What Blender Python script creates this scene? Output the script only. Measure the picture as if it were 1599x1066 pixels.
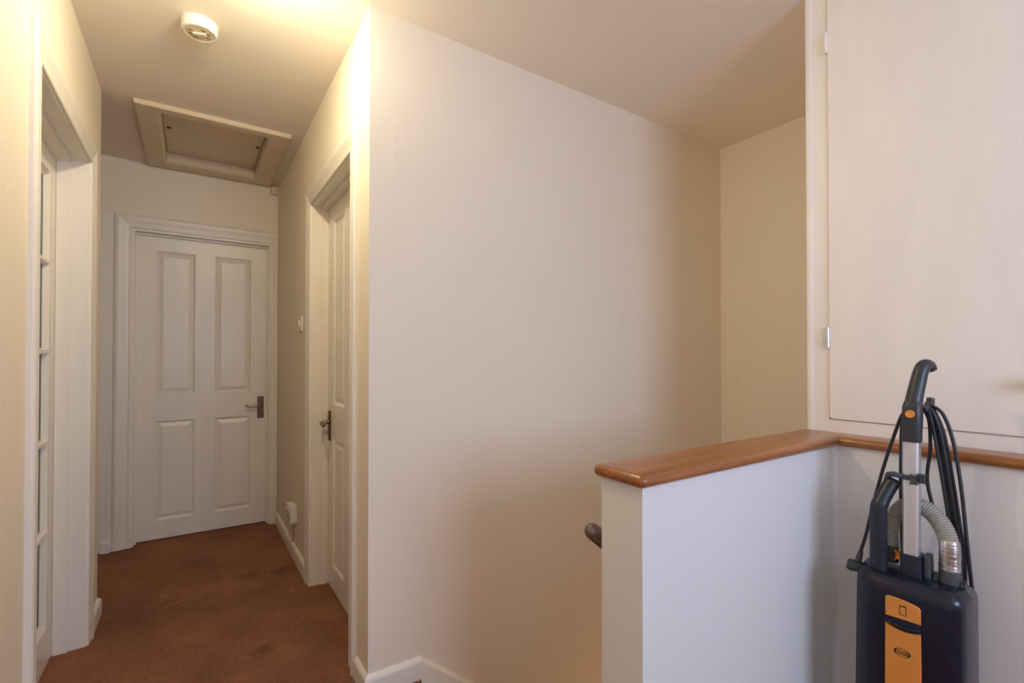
import bpy, bmesh, math, random
from mathutils import Vector, Matrix
random.seed(7)
for o in list(bpy.data.objects):
    bpy.data.objects.remove(o)
SC = bpy.context.scene
COL = SC.collection
R = math.radians

# ------------------------------------------------------------------ camera
cam = bpy.data.cameras.new('camera')
cam.sensor_width = 36.0
cam.lens = 749.63 / 1599 * 36.0
cam.shift_y = (551.71 - 533.0) / 1599
cam.clip_start = 0.02
cam_o = bpy.data.objects.new('camera', cam)
cam_o.location = (0, 0, 1.2)
cam_o.rotation_euler = (R(90 + 0.588), 0, R(-33.675))
COL.objects.link(cam_o)
SC.camera = cam_o

# ------------------------------------------------------------------ world: overcast daylight outside the windows
w = bpy.data.worlds.new('world')
SC.world = w
w.use_nodes = True
bg = w.node_tree.nodes['Background']
bg.inputs['Color'].default_value = (0.62, 0.76, 1.0, 1)
bg.inputs['Strength'].default_value = 0.22

# ------------------------------------------------------------------ daylight entering by the rear window of the landing
WIN = dict(x0=0.25, x1=1.45, z0=0.95, z1=2.15, y=-1.80)
al = bpy.data.lights.new('window_daylight', 'AREA')
al.shape = 'RECTANGLE'
al.size = WIN['x1'] - WIN['x0'] - 0.1
al.size_y = WIN['z1'] - WIN['z0'] - 0.1
al.color = (0.52, 0.66, 1.0)
al.energy = 41.5
al_o = bpy.data.objects.new('window_daylight', al)
al_o.location = ((WIN['x0'] + WIN['x1']) / 2, WIN['y'] + 0.02, (WIN['z0'] + WIN['z1']) / 2)
al_o.rotation_euler = (R(90), 0, 0)
COL.objects.link(al_o)
LAMP_E = 335.0                      # radiance of the warm bulb under the ceiling
LAMP_P = (0.17, 1.645, 2.37)
STAIR_E = 54.0                     # radiance of the fill globe added downstairs

SC.cycles.max_bounces = 12
SC.cycles.diffuse_bounces = 8

# ------------------------------------------------------------------ exposure
vs = SC.view_settings
SC.display_settings.display_device = 'sRGB'
vs.view_transform = 'Standard'
vs.look = 'None'
vs.gamma = 1
vs.use_curve_mapping = False
vs.exposure = 0.0

# ================================================================== materials
MATS = {}
def new_mat(name, col, rough=0.6, metal=0.0, spec=0.5):
    m = bpy.data.materials.new(name)
    m.use_nodes = True
    b = m.node_tree.nodes['Principled BSDF']
    b.inputs['Base Color'].default_value = (*col, 1)
    b.inputs['Roughness'].default_value = rough
    b.inputs['Metallic'].default_value = metal
    b.inputs['Specular IOR Level'].default_value = spec
    MATS[name] = m
    return m, m.node_tree, b

def nz(nt, scale, detail=4, rough=0.55, coord='Object', stretch=None):
    tc = nt.nodes.new('ShaderNodeTexCoord')
    n = nt.nodes.new('ShaderNodeTexNoise')
    n.inputs['Scale'].default_value = scale
    n.inputs['Detail'].default_value = detail
    n.inputs['Roughness'].default_value = rough
    src = tc.outputs[coord]
    if stretch:
        mp = nt.nodes.new('ShaderNodeMapping')
        mp.inputs['Scale'].default_value = stretch
        nt.links.new(src, mp.inputs['Vector'])
        src = mp.outputs['Vector']
    nt.links.new(src, n.inputs['Vector'])
    return n

def ramp(nt, src, stops):
    r = nt.nodes.new('ShaderNodeValToRGB')
    while len(r.color_ramp.elements) < len(stops):
        r.color_ramp.elements.new(0.5)
    for e, (p, c) in zip(r.color_ramp.elements, stops):
        e.position = p
        e.color = (*c, 1) if len(c) == 3 else c
    nt.links.new(src, r.inputs['Fac'])
    return r

def bump(nt, b, src, strength, dist=0.002, prev=None):
    k = nt.nodes.new('ShaderNodeBump')
    k.inputs['Strength'].default_value = strength
    k.inputs['Distance'].default_value = dist
    nt.links.new(src, k.inputs['Height'])
    if prev:
        nt.links.new(prev.outputs['Normal'], k.inputs['Normal'])
    nt.links.new(k.outputs['Normal'], b.inputs['Normal'])
    return k

def mixc(nt, fac, a, bcol):
    m = nt.nodes.new('ShaderNodeMix')
    m.data_type = 'RGBA'
    if hasattr(fac, 'links') or not isinstance(fac, (int, float)):
        nt.links.new(fac, m.inputs[0])
    else:
        m.inputs[0].default_value = fac
    for i, v in ((6, a), (7, bcol)):
        if isinstance(v, tuple):
            m.inputs[i].default_value = (*v, 1)
        else:
            nt.links.new(v, m.inputs[i])
    return m.outputs[2]

def plaster(name, col, scuff=0.35):
    m, nt, b = new_mat(name, col, 0.62, spec=0.3)
    big = nz(nt, 1.7, 3)
    c1 = ramp(nt, big.outputs['Fac'], [(0.3, tuple(v * 0.975 for v in col)), (0.7, col)])
    sc = nz(nt, 9.0, 6, 0.7, stretch=(1, 1, 0.45))
    mask = ramp(nt, sc.outputs['Fac'], [(0.63, (0, 0, 0)), (0.74, (scuff, scuff, scuff))])
    out = mixc(nt, mask.outputs['Color'], c1.outputs['Color'], tuple(v * 0.8 for v in col))
    nt.links.new(out, b.inputs['Base Color'])
    f = nz(nt, 160, 3)
    k = bump(nt, b, f.outputs['Fac'], 0.10, 0.001)
    f2 = nz(nt, 7, 4)
    bump(nt, b, f2.outputs['Fac'], 0.12, 0.006, k)
    return m

plaster('wall_paint', (0.85, 0.765, 0.625))
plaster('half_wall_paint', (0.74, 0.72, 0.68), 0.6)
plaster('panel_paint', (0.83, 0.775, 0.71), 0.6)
plaster('ceiling_paint', (0.84, 0.765, 0.66), 0.15)

def gloss(name, col, rough=0.35, wave=0.05):
    m, nt, b = new_mat(name, col, rough, spec=0.45)
    n = nz(nt, 5, 4, stretch=(2.5, 2.5, 0.6))
    c = ramp(nt, n.outputs['Fac'], [(0.3, tuple(v * 0.95 for v in col)), (0.7, col)])
    nt.links.new(c.outputs['Color'], b.inputs['Base Color'])
    g = nz(nt, 26, 5, 0.6, stretch=(6, 6, 0.5))
    bump(nt, b, g.outputs['Fac'], wave, 0.002)
    return m

gloss('trim_paint', (0.84, 0.785, 0.69), 0.34, 0.12)
gloss('door_paint', (0.84, 0.785, 0.69), 0.30, 0.30)
gloss('cupboard_paint', (0.92, 0.86, 0.79), 0.45, 0.06)
gloss('hatch_paint', (0.68, 0.565, 0.40), 0.34, 0.10)
gloss('plastic_white', (0.82, 0.77, 0.68), 0.38, 0.0)
gloss('plastic_cream', (0.70, 0.60, 0.46), 0.42, 0.0)
new_mat('shadow_gap', (0.03, 0.022, 0.015), 0.8)
new_mat('nickel', (0.17, 0.105, 0.060), 0.34, 1.0)
new_mat('brass_worn', (0.40, 0.27, 0.15), 0.28, 1.0)
new_mat('hinge_metal', (0.72, 0.72, 0.72), 0.35, 0.7)
new_mat('slot_tan', (0.40, 0.28, 0.16), 0.5)
new_mat('screw_dark', (0.12, 0.08, 0.05), 0.4, 0.6)

# carpet
def carpet():
    m, nt, b = new_mat('carpet', (0.16, 0.065, 0.032), 0.95, spec=0.08)
    pile = nz(nt, 420, 3, 0.7)
    clump = nz(nt, 60, 4, 0.6)
    wear = nz(nt, 2.6, 5, 0.6)
    c1 = ramp(nt, pile.outputs['Fac'], [(0.25, (0.185, 0.075, 0.040)), (0.55, (0.345, 0.146, 0.078)), (0.8, (0.47, 0.215, 0.122))])
    c2 = ramp(nt, clump.outputs['Fac'], [(0.3, (0.72, 0.72, 0.72)), (0.7, (1.1, 1.1, 1.1))])
    mu = nt.nodes.new('ShaderNodeMix'); mu.data_type = 'RGBA'; mu.blend_type = 'MULTIPLY'
    mu.inputs[0].default_value = 0.8
    nt.links.new(c1.outputs['Color'], mu.inputs[6]); nt.links.new(c2.outputs['Color'], mu.inputs[7])
    c3 = ramp(nt, wear.outputs['Fac'], [(0.32, (0.60, 0.60, 0.62)), (0.62, (1.10, 1.07, 1.04))])
    mv = nt.nodes.new('ShaderNodeMix'); mv.data_type = 'RGBA'; mv.blend_type = 'MULTIPLY'
    mv.inputs[0].default_value = 0.9
    nt.links.new(mu.outputs[2], mv.inputs[6]); nt.links.new(c3.outputs['Color'], mv.inputs[7])
    cur = mv.outputs[2]
    geo = nt.nodes.new('ShaderNodeNewGeometry')
    # old spills on the carpet (position, radius, darkness)
    for (x, y, r, a) in ((0.248, 2.222, 0.055, 0.5), (0.43, 2.99, 0.075, 0.5), (0.27, 3.02, 0.09, 0.45), (0.12, 3.06, 0.07, 0.25), (0.06, 3.4, 0.12, 0.22)):
        d = nt.nodes.new('ShaderNodeVectorMath'); d.operation = 'SUBTRACT'
        nt.links.new(geo.outputs['Position'], d.inputs[0]); d.inputs[1].default_value = (x, y, 0)
        n2 = nz(nt, 22, 3)
        ad = nt.nodes.new('ShaderNodeVectorMath'); ad.operation = 'LENGTH'
        nt.links.new(d.outputs['Vector'], ad.inputs[0])
        s = nt.nodes.new('ShaderNodeMath'); s.operation = 'MULTIPLY_ADD'
        nt.links.new(n2.outputs['Fac'], s.inputs[0]); s.inputs[1].default_value = r * 0.9
        nt.links.new(ad.outputs['Value'], s.inputs[2])
        rr = nt.nodes.new('ShaderNodeMapRange')
        nt.links.new(s.outputs[0], rr.inputs['Value'])
        rr.inputs['From Min'].default_value = r * 0.55; rr.inputs['From Max'].default_value = r * 1.5
        rr.inputs['To Min'].default_value = a; rr.inputs['To Max'].default_value = 0
        cur = mixc(nt, rr.outputs['Result'], cur, (0.055, 0.024, 0.018))
    # a thin pale line running across the hall carpet
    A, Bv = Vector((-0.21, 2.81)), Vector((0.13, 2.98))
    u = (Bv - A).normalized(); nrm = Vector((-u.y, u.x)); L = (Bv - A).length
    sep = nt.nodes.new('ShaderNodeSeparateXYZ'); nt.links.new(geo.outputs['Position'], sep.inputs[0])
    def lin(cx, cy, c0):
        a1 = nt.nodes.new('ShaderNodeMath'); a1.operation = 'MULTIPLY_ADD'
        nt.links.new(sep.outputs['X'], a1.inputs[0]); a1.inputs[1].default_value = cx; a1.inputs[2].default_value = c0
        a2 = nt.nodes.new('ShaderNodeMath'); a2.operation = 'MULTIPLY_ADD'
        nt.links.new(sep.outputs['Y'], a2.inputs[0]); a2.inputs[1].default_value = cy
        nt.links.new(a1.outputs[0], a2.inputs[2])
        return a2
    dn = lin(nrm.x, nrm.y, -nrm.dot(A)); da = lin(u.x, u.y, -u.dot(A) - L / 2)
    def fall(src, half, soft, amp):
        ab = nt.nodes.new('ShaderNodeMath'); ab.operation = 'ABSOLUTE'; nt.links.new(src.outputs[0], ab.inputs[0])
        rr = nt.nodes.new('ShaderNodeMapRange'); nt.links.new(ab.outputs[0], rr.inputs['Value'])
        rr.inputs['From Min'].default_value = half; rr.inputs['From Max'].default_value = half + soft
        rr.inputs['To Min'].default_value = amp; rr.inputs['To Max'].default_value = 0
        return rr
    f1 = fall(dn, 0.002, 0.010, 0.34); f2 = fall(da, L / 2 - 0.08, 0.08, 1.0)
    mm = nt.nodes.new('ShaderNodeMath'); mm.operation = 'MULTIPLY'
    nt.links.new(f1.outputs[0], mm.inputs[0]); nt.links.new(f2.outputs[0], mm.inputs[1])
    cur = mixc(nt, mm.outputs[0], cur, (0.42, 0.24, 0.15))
    nt.links.new(cur, b.inputs['Base Color'])
    b.inputs['Sheen Weight'].default_value = 0.25
    b.inputs['Sheen Roughness'].default_value = 0.6
    b.inputs['Sheen Tint'].default_value = (0.5, 0.3, 0.2, 1)
    k = bump(nt, b, pile.outputs['Fac'], 0.9, 0.004)
    bump(nt, b, clump.outputs['Fac'], 0.5, 0.006, k)
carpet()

def wood(name, stretch):
    m, nt, b = new_mat(name, (0.42, 0.16, 0.05), 0.30, spec=0.5)
    g = nz(nt, 9, 6, 0.65, stretch=stretch)
    fine = nz(nt, 60, 4, 0.6, stretch=stretch)
    c = ramp(nt, g.outputs['Fac'], [(0.25, (0.22, 0.066, 0.013)), (0.5, (0.34, 0.115, 0.026)), (0.75, (0.45, 0.175, 0.048))])
    cf = ramp(nt, fine.outputs['Fac'], [(0.35, (0.72, 0.68, 0.62)), (0.6, (1, 1, 1))])
    mu = nt.nodes.new('ShaderNodeMix'); mu.data_type = 'RGBA'; mu.blend_type = 'MULTIPLY'; mu.inputs[0].default_value = 0.7
    nt.links.new(c.outputs['Color'], mu.inputs[6]); nt.links.new(cf.outputs['Color'], mu.inputs[7])
    nt.links.new(mu.outputs[2], b.inputs['Base Color'])
    b.inputs['Coat Weight'].default_value = 0.35
    b.inputs['Coat Roughness'].default_value = 0.18
    bump(nt, b, fine.outputs['Fac'], 0.12, 0.001)
wood('cap_wood_x', (0.35, 5, 5))
wood('cap_wood_y', (5, 0.35, 5))
m, nt, b = new_mat('rail_wood', (0.10, 0.055, 0.03), 0.16, spec=0.7)
b.inputs['Coat Weight'].default_value = 0.8
n = nz(nt, 14, 5, stretch=(1, 5, 5)); c = ramp(nt, n.outputs['Fac'], [(0.3, (0.06, 0.03, 0.018)), (0.7, (0.16, 0.10, 0.06))])
nt.links.new(c.outputs['Color'], b.inputs['Base Color'])

# obscure glass of the panelled glazed door and clear window glass
m, nt, b = new_mat('obscure_glass', (0.55, 0.68, 0.70), 0.25)
b.inputs['Transmission Weight'].default_value = 1.0
b.inputs['IOR'].default_value = 1.45
v = nt.nodes.new('ShaderNodeTexVoronoi'); v.inputs['Scale'].default_value = 70
bump(nt, b, v.outputs['Distance'], 0.9, 0.004)
m, nt, b = new_mat('window_glass', (1, 1, 1), 0.0)
b.inputs['Transmission Weight'].default_value = 1.0

# vacuum cleaner
def plastic(name, col, rough, grain=0.05):
    m, nt, b = new_mat(name, col, rough, spec=0.5)
    n = nz(nt, 300, 2)
    bump(nt, b, n.outputs['Fac'], grain, 0.0006)
    d = nz(nt, 18, 5, 0.65)
    c = ramp(nt, d.outputs['Fac'], [(0.35, col), (0.75, tuple(min(1, v * 1.10 + 0.003) for v in col))])
    nt.links.new(c.outputs['Color'], b.inputs['Base Color'])
plastic('navy_plastic', (0.0065, 0.0085, 0.0200), 0.22)
plastic('navy_matt', (0.0120, 0.0150, 0.0260), 0.36)
plastic('dark_plastic', (0.030, 0.031, 0.036), 0.36)
plastic('grey_plastic', (0.060, 0.062, 0.066), 0.45)
plastic('side_grey', (0.080, 0.074, 0.078), 0.34)
plastic('clip_blue', (0.040, 0.055, 0.095), 0.40)
plastic('orange_plastic', (0.72, 0.265, 0.045), 0.38)
plastic('cable_black', (0.020, 0.020, 0.023), 0.40)
plastic('print_black', (0.012, 0.010, 0.010), 0.5)
plastic('hose_grey', (0.36, 0.335, 0.28), 0.36)
new_mat('aluminium', (0.72, 0.70, 0.69), 0.36, 0.75)
m, nt, b = new_mat('duct_tape', (0.58, 0.55, 0.54), 0.24, 0.85)
n = nz(nt, 55, 4, 0.6, stretch=(0.5, 0.5, 3)); bump(nt, b, n.outputs['Fac'], 0.7, 0.004)
d = nz(nt, 20, 3); c = ramp(nt, d.outputs['Fac'], [(0.4, (0.60, 0.57, 0.56)), (0.62, (0.36, 0.29, 0.25))])
nt.links.new(c.outputs['Color'], b.inputs['Base Color'])
m, nt, b = new_mat('bulb_glow', (1, 0.8, 0.5), 0.4)
b.inputs['Emission Color'].default_value = (1.0, 0.89, 0.62, 1)
b.inputs['Emission Strength'].default_value = LAMP_E
m, nt, b = new_mat('stair_fill_glow', (1, 0.8, 0.5), 0.4)
b.inputs['Emission Color'].default_value = (1.0, 0.70, 0.42, 1)
b.inputs['Emission Strength'].default_value = STAIR_E
MAT = MATS

# ================================================================== mesh helpers
WLOC = {}
def empty(name, loc, rz=0.0):
    o = bpy.data.objects.new(name, None)
    o.empty_display_size = 0.05
    o.location = loc
    o.rotation_euler = (0, 0, rz)
    COL.objects.link(o)
    WLOC[o.name] = Vector(loc)
    return o

def obj(name, bm, mat, parent=None, smooth=0, local=False):
    """bm in world coordinates (or in the parent's own space with local=True) -> one mesh object with its origin at its centre"""
    if len(bm.faces):
        bmesh.ops.recalc_face_normals(bm, faces=bm.faces[:])
    co = [v.co for v in bm.verts]
    lo = Vector([min(c[i] for c in co) for i in range(3)])
    hi = Vector([max(c[i] for c in co) for i in range(3)])
    ctr = (lo + hi) / 2
    bmesh.ops.translate(bm, verts=bm.verts, vec=-ctr)
    me = bpy.data.meshes.new(name)
    bm.to_mesh(me); bm.free()
    mats = mat if isinstance(mat, (list, tuple)) else [mat]
    for mm_ in mats:
        me.materials.append(MAT[mm_])
    if smooth:
        me.polygons.foreach_set('use_smooth', [True] * len(me.polygons))
        me.set_sharp_from_angle(angle=R(smooth))
    o = bpy.data.objects.new(name, me)
    COL.objects.link(o)
    base = WLOC[parent.name] if (parent and not local) else Vector((0, 0, 0))
    if parent and local:
        base = LOCB.get(parent.name, Vector((0, 0, 0)))
        LOCB[o.name] = ctr
    o.location = ctr - base
    WLOC[o.name] = ctr
    if parent:
        o.parent = parent
    return o
LOCB = {}

def tag(o, label=None, cat=None, group=None, kind=None):
    if label: o['label'] = label
    if cat: o['category'] = cat
    if group: o['group'] = group
    if kind: o['kind'] = kind
    return o
def struct(o, label, cat=None):
    return tag(o, label, cat, None, 'structure')

def NB():
    return bmesh.new()

def box(bm, lo, hi, bev=0.0, seg=2):
    lo = Vector(lo); hi = Vector(hi)
    t = bmesh.new()
    bmesh.ops.create_cube(t, size=1.0)
    for v in t.verts:
        v.co = Vector([lo[i] + (v.co[i] + 0.5) * (hi[i] - lo[i]) for i in range(3)])
    if bev:
        bmesh.ops.bevel(t, geom=t.edges[:], offset=bev, segments=seg, profile=0.5, affect='EDGES', clamp_overlap=True)
    merge(bm, t)
    return bm

def merge(bm, t, mat_index=0):
    me = bpy.data.meshes.new('tmp')
    for f in t.faces:
        f.material_index = mat_index if mat_index else f.material_index
    t.to_mesh(me); t.free()
    bm.from_mesh(me)
    bpy.data.meshes.remove(me)

def sweep(bm, prof, frames, closed_prof=True, caps=True):
    """prof: list of (a, b); frames: list of (origin, A, B) -> skin between the profile placed on each frame"""
    rings = []
    for (O, A, Bx) in frames:
        rings.append([bm.verts.new(Vector(O) + Vector(A) * p[0] + Vector(Bx) * p[1]) for p in prof])
    n = len(prof)
    for r0, r1 in zip(rings, rings[1:]):
        for i in range(n if closed_prof else n - 1):
            j = (i + 1) % n
            bm.faces.new((r0[i], r0[j], r1[j], r1[i]))
    if caps and closed_prof:
        bm.faces.new(rings[0][::-1]); bm.faces.new(rings[-1])
    return bm

def prism(bm, pts, O, A, Bx, D):
    """polygon pts (a, b) in plane A,B at O, extruded along D"""
    O = Vector(O); D = Vector(D)
    return sweep(bm, pts, [(O, A, Bx), (O + D, A, Bx)])

def catmull(P, k=8):
    P = [Vector(p) for p in P]
    out = []
    for i in range(len(P) - 1):
        p0 = P[i - 1] if i else P[i] * 2 - P[i + 1]
        p1, p2 = P[i], P[i + 1]
        p3 = P[i + 2] if i + 2 < len(P) else P[i + 1] * 2 - P[i]
        for s in range(k):
            t = s / k
            out.append(0.5 * ((2 * p1) + (p2 - p0) * t + (2 * p0 - 5 * p1 + 4 * p2 - p3) * t * t + (3 * p1 - p0 - 3 * p2 + p3) * t ** 3))
    out.append(P[-1])
    return out

def tube(bm, pts, rad, seg=12, caps=True, ratio=1.0):
    pts = [Vector(p) for p in pts]
    if not isinstance(rad, (list, tuple)):
        rad = [rad] * len(pts)
    T = []
    for i in range(len(pts)):
        a = pts[max(i - 1, 0)]; c = pts[min(i + 1, len(pts) - 1)]
        T.append((c - a).normalized())
    ref = Vector((0, 0, 1)) if abs(T[0].z) < 0.9 else Vector((0, 1, 0))
    X = T[0].cross(ref).normalized()
    rings = []
    for p, t, r in zip(pts, T, rad):
        X = (X - t * X.dot(t)).normalized()
        Y = t.cross(X)
        rings.append([bm.verts.new(p + (X * math.cos(2 * math.pi * k / seg) + Y * math.sin(2 * math.pi * k / seg) * ratio) * r) for k in range(seg)])
    for r0, r1 in zip(rings, rings[1:]):
        for i in range(seg):
            j = (i + 1) % seg
            bm.faces.new((r0[i], r0[j], r1[j], r1[i]))
    if caps:
        bm.faces.new(rings[0][::-1]); bm.faces.new(rings[-1])
    return bm

def lathe(bm, prof, O, axis=(0, 0, 1), seg=32):
    """prof: list of (r, h) along the axis"""
    O = Vector(O); Z = Vector(axis).normalized()
    ref = Vector((1, 0, 0)) if abs(Z.x) < 0.9 else Vector((0, 1, 0))
    X = (ref - Z * ref.dot(Z)).normalized(); Y = Z.cross(X)
    rings = []
    for r, h in prof:
        if r < 1e-6:
            rings.append([bm.verts.new(O + Z * h)])
        else:
            rings.append([bm.verts.new(O + Z * h + (X * math.cos(2 * math.pi * k / seg) + Y * math.sin(2 * math.pi * k / seg)) * r) for k in range(seg)])
    for r0, r1 in zip(rings, rings[1:]):
        for i in range(seg):
            j = (i + 1) % seg
            if len(r0) == 1 and len(r1) == 1: continue
            if len(r0) == 1: bm.faces.new((r0[0], r1[j], r1[i]))
            elif len(r1) == 1: bm.faces.new((r0[i], r0[j], r1[0]))
            else: bm.faces.new((r0[i], r0[j], r1[j], r1[i]))
    if len(rings[0]) > 1: bm.faces.new(rings[0][::-1])
    if len(rings[-1]) > 1: bm.faces.new(rings[-1])
    return bm

def sphere_prof(r, n=8, top=True):
    return [(r * math.sin(math.pi * k / n), -r * math.cos(math.pi * k / n)) for k in range(n + 1)]

# ================================================================== the room
ZC = 2.465            # ceiling
XL = -0.364           # left wall of the hall
XR = 0.525            # right wall of the hall
YB = 1.71             # wall above the stairs
XA = 2.655            # end wall of the stairwell
YE = 3.885            # end wall of the hall
YW = -1.80            # rear wall of the landing, behind the camera
XP = 1.71             # panel wall under the cupboard
YH0, YH1 = 0.700, 0.822   # half wall
ZL = -2.45            # foot of the stairs

# floor: one carpeted slab with the stair opening cut out
bm = NB()
box(bm, (-1.45, YW - 0.12, -0.16), (XP + 0.12, YH1, 0.0))
box(bm, (-1.45, YH1, -0.16), (0.70, YE + 0.25, 0.0))
# rounded carpet nosing over the top step
sweep(bm, [(0.018 * math.cos(a), 0.018 * math.sin(a)) for a in [R(90 - 18 * k) for k in range(11)]] ,
      [((0.70, YH1, -0.018), (1, 0, 0), (0, 0, 1)), ((0.70, YB - 0.018, -0.018), (1, 0, 0), (0, 0, 1))])
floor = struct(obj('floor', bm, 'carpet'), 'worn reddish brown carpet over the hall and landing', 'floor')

# stairs going down beside the half wall
st = empty('stairs', (0.70, (YH1 + YB) / 2, ZL))
struct(st, 'brown carpeted stairs going down behind the half wall', 'stairs')
GO, RI = 0.222, 0.181
step_me = None
for k in range(1, 10):
    x0 = 0.70 + (k - 1) * GO; zt = -k * RI
    if step_me is None:
        bm = NB()
        box(bm, (x0, YH1, zt - 0.19), (x0 + GO, YB - 0.018, zt))
        sweep(bm, [(0.016 * math.cos(a), 0.016 * math.sin(a)) for a in [R(90 - 22.5 * i) for i in range(9)]],
              [((x0 + GO, YH1, zt - 0.016), (1, 0, 0), (0, 0, 1)), ((x0 + GO, YB - 0.018, zt - 0.016), (1, 0, 0), (0, 0, 1))])
        s0 = obj('step', bm, 'carpet', st, 40); step_me = s0; p0 = s0.location.copy()
    else:
        s = step_me.copy(); COL.objects.link(s); s.parent = st
        s.location = p0 + Vector(((k - 1) * GO, 0, -(k - 1) * RI))
bm = NB(); box(bm, (0.3, -0.2, ZL - 0.1), (3.2, 2.2, ZL))
struct(obj('floor', bm, 'carpet'), 'carpeted floor at the foot of the stairs', 'floor')

# ceiling with the loft opening
HX0, HX1, HY0, HY1 = -0.143, 0.356, 3.012, 3.742
bm = NB()
for lo, hi in (((-1.45, YW - 0.12), (HX0, YE + 0.25)), ((HX1, YW - 0.12), (XA + 0.3, YE + 0.25)),
               ((HX0, YW - 0.12), (HX1, HY0)), ((HX0, HY1), (HX1, YE + 0.25))):
    box(bm, (*lo, ZC), (*hi, ZC + 0.10))
struct(obj('ceiling', bm, 'ceiling_paint'), 'matt off-white ceiling over the hall and stairs', 'ceiling')

def wall(name, boxes, label, mat='wall_paint'):
    bm = NB()
    for lo, hi in boxes:
        box(bm, lo, hi)
    return struct(obj(name, bm, mat), label, 'wall')

TH = 0.14
# left wall, with the glazed door's opening
LD0, LD1, LDH = 1.838, 2.668, 2.03
YC = 2.955
wall('wall_left', [((XL - TH, YW, 0), (XL, LD0, ZC)), ((XL - TH, LD0, LDH), (XL, LD1, ZC)), ((XL - TH, LD1, 0), (XL, YC, ZC))],
     'cream left wall of the hall around the glazed door')
wall('wall_recess', [((-1.45, YC - 0.12, 0), (XL - TH, YC, ZC)), ((-1.57, YC - 0.12, 0), (-1.45, YE + 0.13, ZC))],
     'cream wall of the side recess behind the hall corner')
# end wall with the four panel door
ED0, ED1, EDH = -0.326, 0.482, 2.038
wall('wall_far', [((-1.45, YE, 0), (ED0, YE + 0.13, ZC)), ((ED0, YE, EDH), (ED1, YE + 0.13, ZC)), ((ED1, YE, 0), (XR + 0.13, YE + 0.13, ZC))],
     'cream end wall of the hall above the white door')
# right wall of the hall with its door
RD0, RD1, RDH = 1.925, 2.712, 2.022
RT = 0.13
wall('wall_right', [((XR, YB, -0.16), (XR + RT, RD0, ZC)), ((XR, RD0, RDH), (XR + RT, RD1, ZC)), ((XR, RD1, 0), (XR + RT, YE, ZC))],
     'cream right wall of the hall with the light switch and socket')
wall('wall_stairwell', [((XR + RT, YB, ZL), (XA + 0.12, YB + 0.12, ZC))], 'broad plain cream wall above the stairs')
wall('wall_alcove', [((XA, 0.55, ZL), (XA + 0.12, YB, ZC))], 'narrow cream wall closing the end of the stairwell')
# rear wall with a window
wall('wall_rear', [((XL - TH, YW - 0.12, 0), (WIN['x0'], YW, ZC)), ((WIN['x1'], YW - 0.12, 0), (XP + 0.12, YW, ZC)),
                   ((WIN['x0'], YW - 0.12, 0), (WIN['x1'], YW, WIN['z0'])), ((WIN['x0'], YW - 0.12, WIN['z1']), (WIN['x1'], YW, ZC))],
     'cream rear wall of the landing around the window')
# side wall of the landing behind and under the cupboard
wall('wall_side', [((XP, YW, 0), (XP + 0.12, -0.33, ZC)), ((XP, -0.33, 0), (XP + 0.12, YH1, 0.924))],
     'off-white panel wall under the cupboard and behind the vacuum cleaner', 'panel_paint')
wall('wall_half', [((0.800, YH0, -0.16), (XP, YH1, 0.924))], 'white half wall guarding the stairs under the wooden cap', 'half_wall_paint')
wall('wall_under_landing', [((0.55, YH1 - 0.12, ZL), (XA, YH1 - 0.002, -0.16))], 'cream wall below the landing beside the stairs')
wall('wall_stair_foot', [((0.42, YH1 - 0.12, ZL), (0.55, YB + 0.12, -0.16))], 'cream wall under the top of the stairs')

# window behind the camera
wi = empty('window_1', ((WIN['x0'] + WIN['x1']) / 2, YW - 0.06, WIN['z0']))
struct(wi, 'white casement window in the rear wall of the landing', 'window')
x0, x1, z0, z1 = WIN['x0'], WIN['x1'], WIN['z0'], WIN['z1']
for lo, hi in (((x0, z0), (x0 + 0.05, z1)), ((x1 - 0.05, z0), (x1, z1)), ((x0 + 0.05, z0), (x1 - 0.05, z0 + 0.05)), ((x0 + 0.05, z1 - 0.05), (x1 - 0.05, z1))):
    bm = NB(); box(bm, (lo[0], YW - 0.10, lo[1]), (hi[0], YW - 0.05, hi[1]), 0.004); obj('window_frame', bm, 'trim_paint', wi)
bm = NB(); box(bm, ((x0 + x1) / 2 - 0.025, YW - 0.10, z0 + 0.05), ((x0 + x1) / 2 + 0.025, YW - 0.05, z1 - 0.05), 0.004); obj('mullion', bm, 'trim_paint', wi)
bm = NB(); box(bm, (x0 - 0.05, YW - 0.05, z0 - 0.03), (x1 + 0.05, YW + 0.06, z0 - 0.002), 0.006); obj('window_sill', bm, 'trim_paint', wi)
for a, b_ in ((x0 + 0.05, (x0 + x1) / 2 - 0.025), ((x0 + x1) / 2 + 0.025, x1 - 0.05)):
    bm = NB(); box(bm, (a, YW - 0.078, z0 + 0.05), (b_, YW - 0.072, z1 - 0.05)); obj('pane', bm, 'window_glass', wi)

# ------------------------------------------------------------------ skirtings
SKP = [(0, 0), (0.016, 0), (0.016, 0.058), (0.0145, 0.066), (0.011, 0.071), (0.008, 0.0745), (0.004, 0.078), (0, 0.079)]   # (out, up)
def skirting(name, p0, p1, out, label, mit0=0.0, mit1=0.0, parent=None):
    p0 = Vector(p0); p1 = Vector(p1); out = Vector(out); d = (p1 - p0).normalized()
    bm = NB()
    rings = []
    for P, mt, s in ((p0, mit0, -1), (p1, mit1, 1)):
        rings.append([bm.verts.new(P + out * a + Vector((0, 0, b_)) + d * (s * mt * a)) for a, b_ in SKP])
    n = len(SKP)
    for i in range(n):
        j = (i + 1) % n
        bm.faces.new((rings[0][i], rings[0][j], rings[1][j], rings[1][i]))
    bm.faces.new(rings[0][::-1]); bm.faces.new(rings[1])
    o = obj(name, bm, 'trim_paint', parent, 25)
    if not parent: struct(o, label, 'skirting')
    return o
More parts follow.
